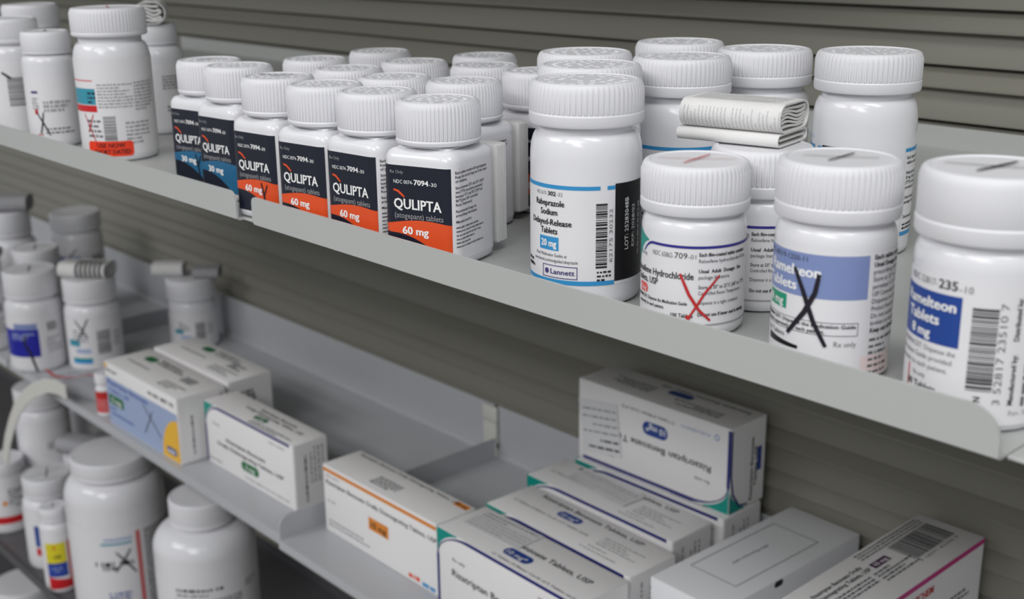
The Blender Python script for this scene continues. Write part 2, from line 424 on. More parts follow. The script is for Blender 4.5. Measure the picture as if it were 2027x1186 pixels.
def lab_ralox(sh, k, pen=True):
    T, B = 33.2, 4.6; u0 = -40; u1 = 31
    sh.rect(u0, u1, B, T - .6, PAPER, 0)
    lo = lambda u: T - 1.7 - (0 if u > -15 else 4.5 * ((-15 - u) / 6.0) ** 2)
    sh.band(lo, lambda u: lo(u) + .95, -20.5, u1, INDIGO, 2, 60)
    sh.band(lambda u: T - 1.0 - (0 if u > -17 else 4.5 * ((-17 - u) / 6.0) ** 2), lambda u: T + 2.4 - (u + 26) * .36, -26, -17.6, TEAL, 1, 14)
    sh.band(B, B + .5, -2, u1, LGREY, 2)
    sh.text('NDC 65862-', -15.2, 28.0, 1.7, GREY, w=8.6); sh.text('709', -6.3, 28.0, 2.0, INK, w=4.4); sh.text('-01', -1.6, 28.0, 1.5, GREY, w=2.6)
    sh.text('Rx only', -22.5, 26.8, 1.3, INK, w=4)
    sh.text('Raloxifene Hydrochloride', .3, 20.8, 2.3, INK, w=27, al='R', bold=.018); sh.text('Tablets, USP', -12.6, 17.6, 2.2, INK, w=13, al='R', bold=.02)
    sh.pill(-24, -17.6, 13.4, 16.8, PINKR, 1); sh.text('60 mg', -21, 14.2, 1.7, WHITE, w=4.8, al='C', lay=3)
    sh.text('PHARMACIST: Dispense the Medication Guide', -1.6, 11.7, 1.15, INK, w=24, al='R', bold=.015); sh.text('separately to each patient.', -9.8, 9.6, 1.15, INK, w=14, al='R', bold=.015)
    sh.text('100 Tablets', .4, 7.4, 1.3, INK, w=7.6, al='R', bold=.02)
    x = 2.0
    for t, v, w_, b in (('Each film-coated tablet contains:', 28.9, 19, .02), ('Raloxifene hydrochloride 60 mg', 26.7, 20, 0), ('Usual  Adult  Dosage:  See', 23.2, 17, .02), ('package literature.', 21.0, 11.5, 0),
            ('Store at 20° to 25°C (68° to 77°F)', 17.6, 20, .01), ('Controlled Room Temperature.', 15.5, 17.5, 0), ('Dispense in a tight container.', 12.1, 16.5, 0), ('Do not use if inner seal is missing.', 8.0, 20, .02)):
        sh.text(t, x, v, 1.25, INK, w=w_, bold=b)
    if pen:
        sh.stroke([(-4.2, 22.8), (-1.0, 15.5), (2.4, 10.2), (6.3, 6.4)], 1.05, RPEN, 5); sh.stroke([(9.2, 22.2), (4.2, 16.2), (1.2, 11.0), (-1.0, 7.4)], .85, RPEN, 6)
        sh.pill(-2.0, -.2, 6.8, 8.4, RPEN, 6)

def lab_ram(sh, k, seed=0):
    u0, u1 = -42, 42; T, B = 41.2, 1.6
    sh.rect(u0, u1, B, T, PAPER, 0); sh.rect(10, 24, B, B + 7, BLUSH, 1)
    sh.rect(-30, 11, 26.8, 40.4, PERI, 1)
    sh.text('NDC 60219-1250-11', -7.8, 37.8, 1.6, INK, w=20, al='R'); sh.text('Ramelteon', -3.6, 33.2, 3.2, WHITE, w=20.5, al='R', bold=.03); sh.text('Tablets', -11.2, 28.6, 3.0, WHITE, w=15, al='R', bold=.03)
    sh.rect(-25, -14.8, 21.6, 26.2, GREENT, 1); sh.text('8 mg', -16.2, 22.7, 2.4, WHITE, w=7.6, al='R', bold=.02, lay=3)
    sh.frame(-30, 8.6, 15.4, 19.6, .22, GREY, 2)
    sh.text('PHARMACIST: Dispense the Medication Guide', 7.8, 17.8, 1.15, INK, w=36, al='R', bold=.018); sh.text('provided separately to each patient.', -1.5, 16.0, 1.15, INK, w=26, al='R', bold=.018)
    sh.text('30 Tablets', -15, 12.8, 1.5, INK, w=9.5, al='R'); sh.text('Rx only', 1.5, 12.0, 1.7, GREY, w=6.8)
    sh.band(9.8, lambda u: 12.2 - (u + 24) * .09, -24, -9.6, BLACK, 2, 10)
    v = T - 2.2
    for i, t in enumerate(('Each tablet contains', 'Usual Dosage: See', 'prescribing information.', 'Store at 20° to 25°C', 'permitted 15°-30°C', 'USP Controlled Room', 'Dispense in a tight', 'Protect from moisture', 'Do not accept if seal', 'broken or missing.', 'Keep out of reach of')):
        sh.text(t, 12.7, v, 1.45, INK, w=len(t) * .8, bold=.02 if i in (0, 1, 10) else 0); v -= 2.3
    sh.micro(12.7, 26, v + 1.6, 6, 2.1, GREY, 12, .42)
    sh.stroke([(-11.9, 35.6), (-8.6, 28.5), (-5.0, 19.5), (-.9, 11.9)], 1.5, PEN, 5); sh.stroke([(-3.9, 34.5), (-4.9, 28.5), (-8.0, 22), (-13.6, 14.3)], 1.6, PEN, 6)

def lab_ram2(sh, k):
    u0, u1 = -42, 46; T, B = 43.0, 2.5
    sh.rect(u0, u1, B, T, PAPER, 0)
    sh.text('NDC 52817-', -12.6, 40.0, 1.9, GREY, w=12, al='R'); sh.text('235', -12.2, 39.8, 2.5, INK, w=5.6, bold=.02); sh.text('-10', -6.0, 39.6, 1.9, GREY, w=3.6)
    sh.rect(-30, -5.0, 23.6, 38.2, ROYAL, 1)
    sh.text('Ramelteon', -6.6, 33.6, 2.9, WHITE, w=19, al='R', bold=.03, lay=3); sh.text('Tablets', -11.2, 29.2, 2.9, WHITE, w=13, al='R', bold=.03, lay=3); sh.text('8 mg', -13.8, 25.0, 2.6, WHITE, w=8.0, al='R', bold=.03, lay=3)
    for i, (t, e) in enumerate((('PHARMACIST: Dispense the', -5.6), ('Medication Guide provided', -6.4), ('separately to each patient.', -7.4))): sh.text(t, e, 21.0 - 2.6 * i, 1.5, GREY, w=22, al='R')
    sh.text('Rx only', -14.2, 12.8, 1.3, GREY, w=5, al='R'); sh.text('30 Tablets', -10.4, 9.4, 1.9, INK, w=11.5, al='R', bold=.02); sh.micro(-19, -14.5, 8.0, 1, 1.5, GREY, 2)
    sh.rect(-22.2, -21.4, 5.0, 15, RED, 1)
    sh.bars(-2.2, 4.6, 12.4, 36.0, 21); sh.text('3 52817 23510 7', 7.0, 8.6, 2.0, GREY, w=29, rot=90); sh.text('N', 1.8, 9.2, 1.8, INK, bold=.02, rot=90)
    sh.text('Manufactured by:', 10.6, 8.5, 1.5, INK, w=14.5, bold=.02, rot=90); sh.text('Distributed by:', 10.6, 27, 1.5, INK, w=12, bold=.02, rot=90)
    sh.micro(8, 40, -12.0, 4, 2.2, GREY, 14, .5, rot=90); sh.text('Rev. 05/20', 9.8, 5.4, 1.5, LGREY, w=9)
def lab_orange_sticker(sh, k):
    sh.rect(-44, 50, 4, 62, PAPER, 0)
    sh.rect(-34, -13.6, 48.5, 49.3, SALMON, 1); sh.rect(-34, -12.4, 34.6, 44.2, AQUA, 1); sh.rect(-34, -12.0, 30.2, 34.2, RED, 1)
    sh.micro(-18, -12.4, 43.4, 3, 2.6, NAVY, 3, .5); sh.micro(-11, 10, 48, 8, 1.9, LGREY, 8, .5); sh.micro(11, 26, 48.5, 9, 2.0, LGREY, 9, .55)
    sh.bars(-9.0, -1.5, 10.5, 28, 5, GREY); sh.micro(4, 20, 25, 6, 2.4, LGREY, 11, .5); sh.micro(-20, -10, 27, 4, 3.0, GREY, 12, .5)
    sh.cross((-22, 29), (-14.6, 11.5), (-15, 29), (-20, 18), .7, RPEN); sh.text('Rx only', -18, 10, 1.4, GREY, w=5); sh.micro(-20, -11, 8.8, 1, 1.6, RPEN, 3)
def lab_x_small(sh, k):
    sh.rect(-30, 30, 4, 46, PAPER, 0); sh.rect(-14, -9, 35, 36.6, VIOL, 1); sh.micro(-14, -9, 33, 5, 1.6, GREY, 2)
    sh.micro(-6, 12, 31, 3, 2.6, LGREY, 4, .7); sh.cross((-11, 23), (-3.5, 8), (-6.5, 23), (-9.5, 9), 1.0, PEN); sh.pill(-12.4, -10, 21.5, 25, RPEN, 3)
    sh.micro(-6, 13, 14, 2, 2.4, GREY, 6); sh.micro(-12, -8, 10, 1, 2, SALMON, 3)
def lab_bars_only(sh, k):
    H = k['zs'] * 1000; sh.rect(-30, 45, 4, H - 4, PAPER, 0); sh.bars(-5, 6, H * .38, H * .74, 6, GREY); sh.stroke([(-8, H * .8), (-2, H * .72)], 1.6, PEN, 4)
    sh.micro(14, 19, H * .68, 9, 1.8, GREY, 7); sh.micro(16, 22, H * .42, 6, 1.2, GREY, 8, .9)
def lab_plain(sh, k):
    H = k['zs'] * 1000; sh.rect(-30, 40, 4, H - 4, PAPER, 0); sh.micro(2, 24, H * .8, 5, 2.0, GREY, 7, .5); sh.micro(4, 22, H * .4, 2, 2.4, GREY, 9, .6)
def lab_blue(sh, k, pen=1):
    H = k['zs'] * 1000; f = H / 70
    sh.rect(-60, 60, 5 * f, H - 6 * f, PAPER, 0); sh.rect(-60, 2 * f, 18 * f, 50 * f, DEEPB, 1); sh.rect(-26 * f, 1 * f, 50 * f, 57 * f, PERI, 1)
    sh.micro(-30 * f, -2 * f, 47 * f, 3, 3.0 * f, PALEB, 3, .6); sh.micro(10 * f, 30 * f, 40 * f, 6, 3 * f, LGREY, 5, .5); sh.micro(12 * f, 24 * f, 57 * f, 4, 2.6 * f, GREY, 6, .8)
    if pen == 1: sh.stroke([(-12 * f, 44 * f), (-15 * f, 36 * f), (-9 * f, 22 * f), (-4 * f, 1 * f)], 3.0 * f, PEN, 5)
    if pen == 2: sh.cross((-24 * f, 62 * f), (-4 * f, 44 * f), (-2 * f, 64 * f), (-20 * f, 46 * f), 1.6, PEN)
def lab_aqua(sh, k, pen=True):
    H = k['zs'] * 1000; f = H / 66
    sh.rect(-55, 55, 4, H - 4 * f, PAPER, 0); sh.rect(-34 * f, -18 * f, 30 * f, 38 * f, AQUA, 1); sh.rect(-24 * f, -6 * f, 22 * f, 27 * f, PALEB, 1); sh.rect(-30 * f, -5 * f, 9 * f, 14 * f, SKY, 1); sh.rect(-30 * f, -5 * f, 14 * f, 16 * f, GREENT, 1)
    sh.bars(2 * f, 18 * f, 20 * f, 48 * f, 9, GREY); sh.micro(22 * f, 36 * f, 46 * f, 6, 3.2 * f, LGREY, 5); sh.micro(-26 * f, -8 * f, 52 * f, 4, 4.0 * f, GREY, 15)
    if pen: sh.cross((-22 * f, 62 * f), (-8 * f, 41 * f), (-6 * f, 64 * f), (-20 * f, 38 * f), 1.8, PEN)
def lab_big(sh, k):
    sh.rect(-150, 150, 6, 118, PAPER, 0); sh.rect(17, 22, 6, 112, SALMON, 1); sh.micro(27, 92, 112, 34, 3.0, GREY, 5, .62)
    sh.rect(-18, 13, 104, 107, PALEB, 1); sh.rect(-22, 12, 99, 101.5, AQUA, 1)
    sh.micro(-30, 12, 80, 1, 7, INK, 21, .8); sh.micro(-22, 10, 74, 1, 6, GREY, 22, .8)
    sh.cross((-6, 90), (14, 62), (10, 92), (-8, 66), 2.4, PEN); sh.micro(-18, 6, 42, 3, 5, ROYAL, 8, .6)
def lab_big2(sh, k):
    sh.rect(-140, 140, 6, 134, PAPER, 0); sh.micro(-34, 14, 127, 1, 5.0, INK, 4, .6); sh.micro(-34, 6, 121, 1, 4.0, GREY, 5, .5); sh.micro(-38, 34, 114, 16, 3.4, GREY, 9, .6); sh.micro(40, 56, 124, 2, 4.0, GREY, 12, .5)
def lab_yellow(sh, k):
    sh.rect(-50, 50, 6, 74, PAPER, 0); sh.rect(-15, 9, 40, 66, LEMON, 1); sh.rect(-15, 9, 22, 40, BLUE, 1); sh.band(6, lambda u: 22 - .2 * (u + 15), -15, 14, RED, 1)
    sh.rect(11, 20, 14, 66, SALMON, 1); sh.micro(-13, -3, 64, 1, 6, RED, 3, .7); sh.micro(-12, 4, 52, 1, 6, INK, 6, .7); sh.micro(-12, 4, 36, 2, 4, PALEB, 6, .7)
def lab_bluered(sh, k):
    sh.rect(-80, 80, 6, 82, PAPER, 0); sh.rect(-24, -8, 32, 60, ROYAL, 1); sh.rect(-24, -8, 20, 30, RED, 1); sh.micro(2, 20, 60, 8, 4, GREY, 7)
def lab_redband(sh, k):
    sh.rect(-70, 70, 6, 80, PAPER, 0); sh.rect(-70, 40, 14, 24, RED, 1); sh.micro(2, 24, 64, 6, 4.5, GREY, 7, .6); sh.rect(-6, 0, 40, 46, AMBER, 1)

# ------------------------------------------------------------------ leaflets
def leaflet(loc, yaw, L, W, H, n, label, group=None, paper=None, seed=1, fold=0.0, prints=True, bars=False, tilt=0.0, name='folded_leaflet'):
    """a printed leaflet folded many times: zigzag layers inside a wrap, layers showing at the short ends"""
    paper = paper or LEAF; R = random.Random(seed); mb = MB()
    def ribbon(path, t, x0, x1):
        V = []; k = len(path)
        for i, p in enumerate(path):
            a = path[max(0, i - 1)]; b = path[min(k - 1, i + 1)]; dx, dy = b[0] - a[0], b[1] - a[1]; l = math.hypot(dx, dy) or 1
            for s in (1, -1): V.append((p[0] - s * dy / l * t / 2, p[1] + s * dx / l * t / 2))
        m = len(V); P = [(x0, y, z) for y, z in V] + [(x1, y, z) for y, z in V]; F = []
        for i in range(k - 1):
            a, b = 2 * i, 2 * i + 2
            F += [(a, b, m + b, m + a), (a + 1, m + a + 1, m + b + 1, b + 1), (a, a + 1, b + 1, b), (m + a, m + b, m + b + 1, m + a + 1)]
        F += [(0, m, m + 1, 1), (m - 2, m - 1, 2 * m - 1, 2 * m - 2)]
        mb.add(P, F, paper)
    def stadium(w_, h, z0, close=1.0):
        r = h / 2; P = []
        for i in range(13): t = -PI / 2 - PI * i / 12; P.append((-w_ / 2 + r + r * math.cos(t), z0 + r + r * math.sin(t)))
        for i in range(13): t = PI / 2 - PI * i / 12 * close; P.append((w_ / 2 - r + r * math.cos(t), z0 + r + r * math.sin(t)))
        return [(w_ / 2 - r, z0)] + P + [(w_ / 2 - r, z0 + .0001)] if close == 1 else [(w_ / 2 - r, z0)] + P
    z = .0004
    if fold:
        ribbon(stadium(W * 1.02, fold, z), .0006, -L * .52, L * .49); ribbon([(-W * .42, z + fold * .5), (W * .45, z + fold * .5)], .0006, -L * .5, L * .48)
        z += fold + .0007
    ribbon(stadium(W, H, z), .0007, -L / 2, L / 2)
    hin = H - .0022; t = hin / n; path = []; a = W / 2 - H * .30
    for i in range(n):
        zz = z + .0011 + t * (i + .5); amp = .10 * H * math.sin(PI * (i + .5) / n) * (1 if n > 3 else 0)
        pts = [(-a + 2 * a * j / 8, zz + amp * math.sin(j / 8 * 2 * PI * .9 + .5) + R.uniform(-.05, .05) * t) for j in range(9)]
        if i % 2: pts = pts[::-1]
        path += pts
        if i < n - 1:
            c = pts[-1]; s = 1 if i % 2 == 0 else -1
            path += [(c[0] + s * t * .5 * math.sin(PI * q / 4), c[1] + t * .5 * (1 - math.cos(PI * q / 4))) for q in (1, 2, 3)]
    ribbon(path, t * .62, -L / 2 + .0006, L / 2 - .0006)
    sh = Sheet(); w2 = (W - H) * 1000
    if prints:
        sh.micro(-L * 430, L * 430, w2 * .4, int(max(2, w2 / 1.6)), 1.5, FAINT, seed, .4)
        sh.emit(mb, S_plane((0, 0, z + H + .00035), (1, 0, 0), (0, 1, 0), (0, 0, 1)))
    sd = Sheet(); r = H / 2
    if bars: [sd.band(-H * 500, H * 780, -L * 120 + i * L * 100, -L * 120 + i * L * 100 + L * 58, INK, 1, 1, 14) for i in range(6)]; sh2 = Sheet(); [sh2.rect(-L * 120 + i * L * 100, -L * 120 + i * L * 100 + L * 58, -w2 * .5, w2 * .1, INK, 1) for i in range(6)]; sh2.emit(mb, S_plane((0, 0, z + H + .00035), (1, 0, 0), (0, 1, 0), (0, 0, 1)), base=.0003)
    elif prints:
        for i in range(int(L * 1000 / 1.5)): sd.micro(-H * 700, H * 300, -(-L * 470 + i * 1.5), 1, .9, FAINT, seed + i, .3, rot=90)
    sd.emit(mb, lambda u, v, o: (u, -W / 2 + r - (r + .00035 + o) * math.cos(v / r), z + r + (r + .00035 + o) * math.sin(v / r)))
    o = mb.build(name, None, 40)
    o.location = (loc[0], loc[1], loc[2] + ZS + .0004); o.rotation_euler = (0, tilt, yaw)
    return tag(o, label, 'leaflet', group or 'folded leaflets lying on bottle caps')

# ------------------------------------------------------------------ the fixture: slat wall, shelves, trays
P = 0.0342; YW = 0.3882
sec = []
k = 13
zt = .0489 + P * k
sec.append((YW + .012, zt))
for i in range(46):
    z = zt - i * P
    sec += [(YW + .0060, z), (YW + .0030, z - .0010), (YW - .0042, z - .0112), (YW - .0042, z - .0126), (YW + .0034, z - .0138), (YW + .0024, z - .0156), (YW - .0022, z - P + .0030), (YW - .0022, z - P + .0016), (YW + .0062, z - P + .0006)]
sec.append((YW + .012, zt - 46 * P))
mb = MB(); mb.extrude_x(sec, -3.2, 0.75, WALLM, False)
o = mb.build('wall_back'); o.location = (0, 0, ZS); tag(o, 'grey horizontal slat panel behind all the shelves', 'wall', kind='structure')
FLOORM = mat('vinyl_floor', (118, 114, 108), 0.4, 0.4, 0.06, 6); CEILM = mat('ceiling_tile', (226, 226, 222), 0.8, 0.2, 0.04, 30)
mb = MB(); mb.box(-3.4, 2.4, -4.2, .55, -.02, 0, FLOORM); tag(mb.build('floor'), 'pale vinyl floor of the aisle', 'floor', kind='structure')
mb = MB(); mb.box(-3.4, 2.4, -4.2, .55, ZS + 1.45, ZS + 1.48, CEILM); tag(mb.build('ceiling'), 'white tiled ceiling over the aisle', 'ceiling', kind='structure')

YF = -.0335
def arc(cx, cz, r, a0, a1, n=6): return [(cx + r * math.cos(math.radians(a0 + (a1 - a0) * i / n)), cz + r * math.sin(math.radians(a0 + (a1 - a0) * i / n))) for i in range(n + 1)]
def shelf(x0, x1, label, z=0.0, lip=.0132, yf=YF, yb=.3825, m=None, flange=.0135, name='shelf', rl=.003, rr=.0095, lx0=None, lx1=None):
    m = m or SHELF; root = empty(name, ((x0 + x1) / 2, yf, z), 0, label, 'shelf', None); t = .0012; hx = (x1 - x0) / 2; c0 = (x0 + x1) / 2
    a0 = (x0 if lx0 is None else lx0) - c0; a1 = (x1 if lx1 is None else lx1) - c0
    d = MB(); d.rbox(-hx, hx, .0036, yb - yf - t, -t, 0, m, .0003, 1); d.build('deck', root)
    # upturned front lip with rounded top corners
    pts = [(a0 + .0012, -.0002), (a0, .0012)] + [(a0 + rl - rl * math.cos(a), lip - rl + rl * math.sin(a)) for a in [PI / 2 * i / 8 for i in range(9)]]
    pts += [(a1 - rr + rr * math.sin(a), lip - rr + rr * math.cos(a)) for a in [PI / 2 * i / 8 for i in range(9)]] + [(a1, -.0002)]
    bm = bmesh.new(); fr = [bm.verts.new((x, 0, zz)) for x, zz in pts]; f = bm.faces.new(fr); g = bmesh.ops.extrude_face_region(bm, geom=[f])
    for v in [e for e in g['geom'] if isinstance(e, bmesh.types.BMVert)]: v.co.y += t
    bmesh.ops.recalc_face_normals(bm, faces=bm.faces)
    bm.verts.index_update(); L = MB(); L.add([v.co[:] for v in bm.verts], [tuple(v.index for v in f.verts) for f in bm.faces], m); bm.free()
    L.extrude_x([(.0, -.0001)] + arc(.0022, .0010, .0022, 205, 270)[1:] + [(.0042, -.0012), (.0042, 0)] + arc(.0022, .0010, .0010, 270, 180), a0 + .0012, a1 - .0002, m)
    L.build('front_lip', root)
    b = MB(); b.rbox(-hx, hx, yb - yf - t, yb - yf, -t, flange, m, .0004, 1); b.build('back_flange', root)
    return root
shelf(-1.05, -.1912, 'pale grey upper shelf section at left, under the white bottles with the orange sticker', lx1=-.2058, rr=.0060)
shelf(-.1908, .1858, 'pale grey upper shelf section at right, under the square dark-labelled and blue-labelled bottles')
shelf(.1864, .60, 'pale grey upper shelf section cut off by the right edge, beside the lip end', lx0=.205)

shelf(-2.6, .02, 'unseen pale grey shelf above the bottles, added to shade the slat panel at left', z=.290)  # out of view, added to keep light off the left part of the panel

Z2 = -.3443
def tray(x0, x1, yf, label, drop, left_wall=False, yb=.3805, flange=.0510):
    root = empty('shelf_tray', (x0, yf, Z2), 0, label, 'tray'); W_ = x1 - x0; D = yb - yf; t = .0012
    d = MB(); d.extrude_x([(0, 0), (0, -.0012), (D - .004, -.0012), (D, .0028), (D, .0040), (D - .0012, .0040)] + arc(D - .0052, .0040, .0040, 0, -90)[1:-1] + [(D - .0052, 0)], 0, W_, TRAY)
    d.build('deck', root, 25)
    f = MB(); f.extrude_x(arc(.0012, -.0012, .0012, 90, 180) + [(0, -drop + .0015)] + arc(.0025, -drop + .0015, .0025, 180, 360) + [(.0038, -drop + .0015)] + arc(.0025, -drop + .0015, .0013, 360, 180) + [(.0012, -.0012)], 0, W_, TRAY)
    f.build('front_lip', root, 40)
    b = MB(); b.rbox(0, W_, D - t, D, .0038, flange, TRAY, .0004, 1); b.build('back_flange', root)
    if left_wall:
        h = .020; r = .010
        pts = [(.001, 0)] + [(.001 + r - r * math.cos(a), h - r + r * math.sin(a)) for a in [PI / 2 * i / 8 for i in range(9)]] + [(D - .0015, h), (D - .0015, 0)]
        s = MB(); n = len(pts); V = [(x, y, z) for x in (.0, .0014) for y, z in pts]
        s.add(V, [tuple(range(n)), tuple(range(n, 2 * n))[::-1]] + [(i, n + i, n + (i + 1) % n, (i + 1) % n) for i in range(n)], TRAY)
        s.build('side_wall', root, 25)
    return root
tray(-1.083, -.4905, .1445, 'grey metal tray at left holding the cartons with green dose marks', .0112, True)
tray(-.4862, .42, .1385, 'grey metal tray at right holding the blue-striped and orange-striped cartons', .0092, True)
tray(-2.2, -1.0860, .1435, 'grey metal tray at far left behind the white plastic hoop', .0105)
# clip that hooks the trays into the panel
root = empty('tray_hook_clip', (-.4945, .3770, Z2), 0, 'ivory plastic clip on the back of the trays where the two meet', 'clip')
c = MB(); c.rbox(-.0100, .0100, -.0010, .0016, .0350, .0500, CLIPM, .0006); c.build('upper_tab', root)
c = MB(); c.rbox(-.0085, .0100, -.0018, .0016, .0085, .0343, CLIPM, .0006); c.rbox(-.0020, .0100, -.0034, .0016, .0010, .0150, CLIPM, .0006); c.build('hook', root)

Z3 = -.62
shelf(-2.2, .42, 'lower shelf darkened for the shade under the trays, carrying the large white bottles', z=Z3, lip=.0100, yf=.1300, yb=.3805, m=DARKM, flange=.012)
Z4 = -.92
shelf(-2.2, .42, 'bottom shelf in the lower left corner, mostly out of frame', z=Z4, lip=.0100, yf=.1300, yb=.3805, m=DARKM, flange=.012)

# ------------------------------------------------------------------ upper shelf: square bottles
LT = 'square white bottle, '
def square_bottle(x, y, yawdeg, label, dose='60 mg', col=ORNG, group=None, pen=False, marks=None, leaf=True):
    root = bottle(KQ, (x, y, 0), math.radians(yawdeg), label, group, lab_square, (dose, col, pen), marks, emboss=int(abs(x) * 9999))
    if leaf:
        mb = MB(); y0 = .0182; mb.rbox(-.0148, .0165, y0 + .0012, y0 + .0098, .0035, .0470, LEAF, .0016, 3)
        for i in range(6):                   # folded edges of the leaflet stack
            mb.rbox(-.0146, .0167, y0 + .0018 + i * .0013, y0 + .0024 + i * .0013, .0042, .0464, LEAF, .0002, 1)
        mb.rbox(-.010, .010, y0 - .0012, y0 + .0016, .012, .036, LEAF, .0004, 1)
        mb.build('leaflet', root)
    return root
GQ = 'square white bottles with dark front labels'
square_bottle(-.0762, -.0095, 19, 'square white bottle with navy and orange label, nearest of the square bottles, text side showing', group=GQ)
square_bottle(-.1168, -.0106, 6, 'square orange-labelled bottle second from the front in the row along the lip', group=GQ, leaf=False)
square_bottle(-.1538, -.0125, 8, 'square orange-labelled bottle between the second and the pen-marked one along the lip', group=GQ, leaf=False)
square_bottle(-.1965, -.0110, 7, 'square orange-labelled bottle with a pen stroke on label and cap, next to blue-labelled ones', group=GQ, pen=True, marks=lambda s, r: s.stroke([(-.9 * r, -.1 * r), (-.1 * r, .1 * r), (.2 * r, .5 * r)], 1.2, PEN, 1), leaf=False)
square_bottle(-.2537, .0009, 6, 'square bottle with navy and blue label, front one of the blue pair', '30 mg', TEALB, GQ, leaf=False)
square_bottle(-.2915, .0050, 9, 'square bottle with navy and blue label, farther one of the blue pair, pen-marked cap', '30 mg', TEALB, GQ, True, top_cross(PEN, .8), leaf=False)
square_bottle(-.1165, .0385, 12, 'square bottle directly behind the nearest one, leaflet on its back', group=GQ)
square_bottle(-.1205, .0890, 20, 'square bottle whose dark label peeks out beside the large blue-banded round bottle', group=GQ, leaf=False)
for x, y, a, t in ((-.2513, .0468, 4, 'square bottle behind the blue-labelled pair, only its cap showing'),
                   (-.2601, .0964, 8, 'square bottle farthest back in the left rank, highest cap of that rank'),
                   (-.2006, .0750, 3, 'square bottle third row back, cap in front of the highest cap'),
                   (-.1990, .0320, 5, 'square bottle second row back, behind the pen-marked orange one'),
                   (-.1530, .0262, 6, 'square bottle second row back, behind the pair of middle orange ones'),
                   (-.1967, .1205, 6, 'square bottle farthest back in the right rank, against the slat panel side'),
                   (-.1590, .0880, 5, 'square bottle with its cap just in front of the farthest right-rank cap')):
    square_bottle(x, y, a, t, group=GQ, leaf=False)

# ------------------------------------------------------------------ upper shelf: round bottles
GR = 'tall round bottles with sky-blue label bands'
def tall(x, y, rot, label, emboss, k=KR):
    return bottle(k, (x, y, 0), face((x, y)) + math.radians(rot), label, GR, lab_rabe, (), None, emboss)
tall(.0021, -.0020, 0, 'tall round bottle with sky-blue bands and black label end, at the shelf lip', 21)
tall(-.0324, .0350, -20, 'tall round bottle second in the file behind the black-label-end one', 22)
tall(-.0704, .0705, -30, 'tall round bottle third in the file, ridged cap farthest back of the file', 23)
tall(-.0255, .0840, 32, 'tall round bottle with blue band behind the red-crossed cap', 24)
tall(-.0707, .1356, 10, 'tall round bottle at the back whose cap rim rises behind the blue-band one', 25)
tall(-.0195, .1338, 200, 'tall round bottle right behind the folded paper leaflet', 26)
tall(.0345, .1330, 282, 'tall round bottle with text column at its right, by the slat panel', 27, scaled(KR, 1.03))
GE = 'squat round bottles with indigo wave labels'
pE = (.0550, -.0022, 0); bottle(KE, pE, face(pE), 'squat round bottle with red cross on label and cap', GE, lab_ralox, (True,), top_cross(RPEN, .9, 0, .85))
pE2 = (.0535, .0370, 0); bottle(KE, pE2, face(pE2) - math.radians(14), 'squat round bottle carrying the folded paper leaflet', GE, lab_ralox, (False,))
leaflet((.0420, .0400, KE['H']), math.radians(12), .040, .025, .0098, 6, 'thick folded paper leaflet lying on a squat bottle cap', fold=.0040, seed=3)
GF = 'round bottles with blue block labels and black crosses'
pF = (.1131, -.0043, 0); bottle(KF, pF, face(pF), 'round bottle with light blue label block and big black cross', GF, lab_ram, (), top_cross(PEN, 1.0, 0, .7))
KF2 = scaled(KF, 1.06); KF2['ribs'] = 0; pF2 = (.1635, -.0060, 0)
bottle(KF2, pF2, face(pF2), 'round bottle with dark blue label block, at the right edge', GF, lab_ram2, (), top_cross(PEN, 1.3, -.05, .8))

# left group on the upper shelf
KA3 = dict(shape='round', H=.0908, cr=.0222, cb=.0742, kb=.0768, r=.0228, nr=.0186, zs=.0590, zt=.0705)
pA = (-.4115, .0045, 0); rt = bottle(KA3, pA, face(pA), 'tall white bottle with orange sticker and red pen mark', None, lab_orange_sticker, (), top_cross(RPEN, .8, .5))
sh = Sheet(); sh.pill(-21, 7.5, 3.4, 12.6, STKR, 3, 1.6)
sh.text('USE NOW', -6, 8.8, 2.6, INK, w=17, al='C', bold=.02, lay=5); sh.text('SHORT DATED', -5.5, 4.9, 2.6, INK, w=22, al='C', bold=.02, lay=5)
mb = MB(); sh.emit(mb, S_cyl(KA3['r'])); mb.build('sticker', rt)
KA2 = dict(shape='round', H=.0735, cr=.0155, cb=.0597, kb=.0605, r=.0163, nr=.0135, zs=.0535, zt=.0585, ribs=0)
pA = (-.4850, -.0060, 0); bottle(KA2, pA, face(pA), 'small white bottle with black pen cross beside the orange-stickered one', None, lab_x_small, (), top_cross(PEN, .8))
KA1 = dict(shape='round', H=.0785, cr=.0190, cb=.0620, kb=.0650, r=.0198, nr=.0165, zs=.0545, zt=.0605)
pA = (-.5520, -.0040, 0); bottle(KA1, pA, face(pA), 'white bottle with barcode cut by the upper left edge', None, lab_bars_only)
pA = (-.6200, .0390, 0); bottle(scaled(KA1, 1.06), pA, face(pA), 'white bottle behind the barcode one, cap near the top corner', None, lab_plain)
KA4 = dict(shape='round', H=.0740, cr=.0146, cb=.0600, kb=.0615, r=.0180, nr=.0130, zs=.0510, zt=.0590, ribs=0)
pA = (-.4840, .0700, 0); bottle(KA4, pA, face(pA), 'slim white bottle with rolled leaflet, behind the orange-stickered one', None, lab_plain)
leaflet((-.4820, .0680, .0740), math.radians(-32), .028, .020, .0140, 5, 'grey swirled leaflet on the slim bottle behind the orange sticker', seed=8)

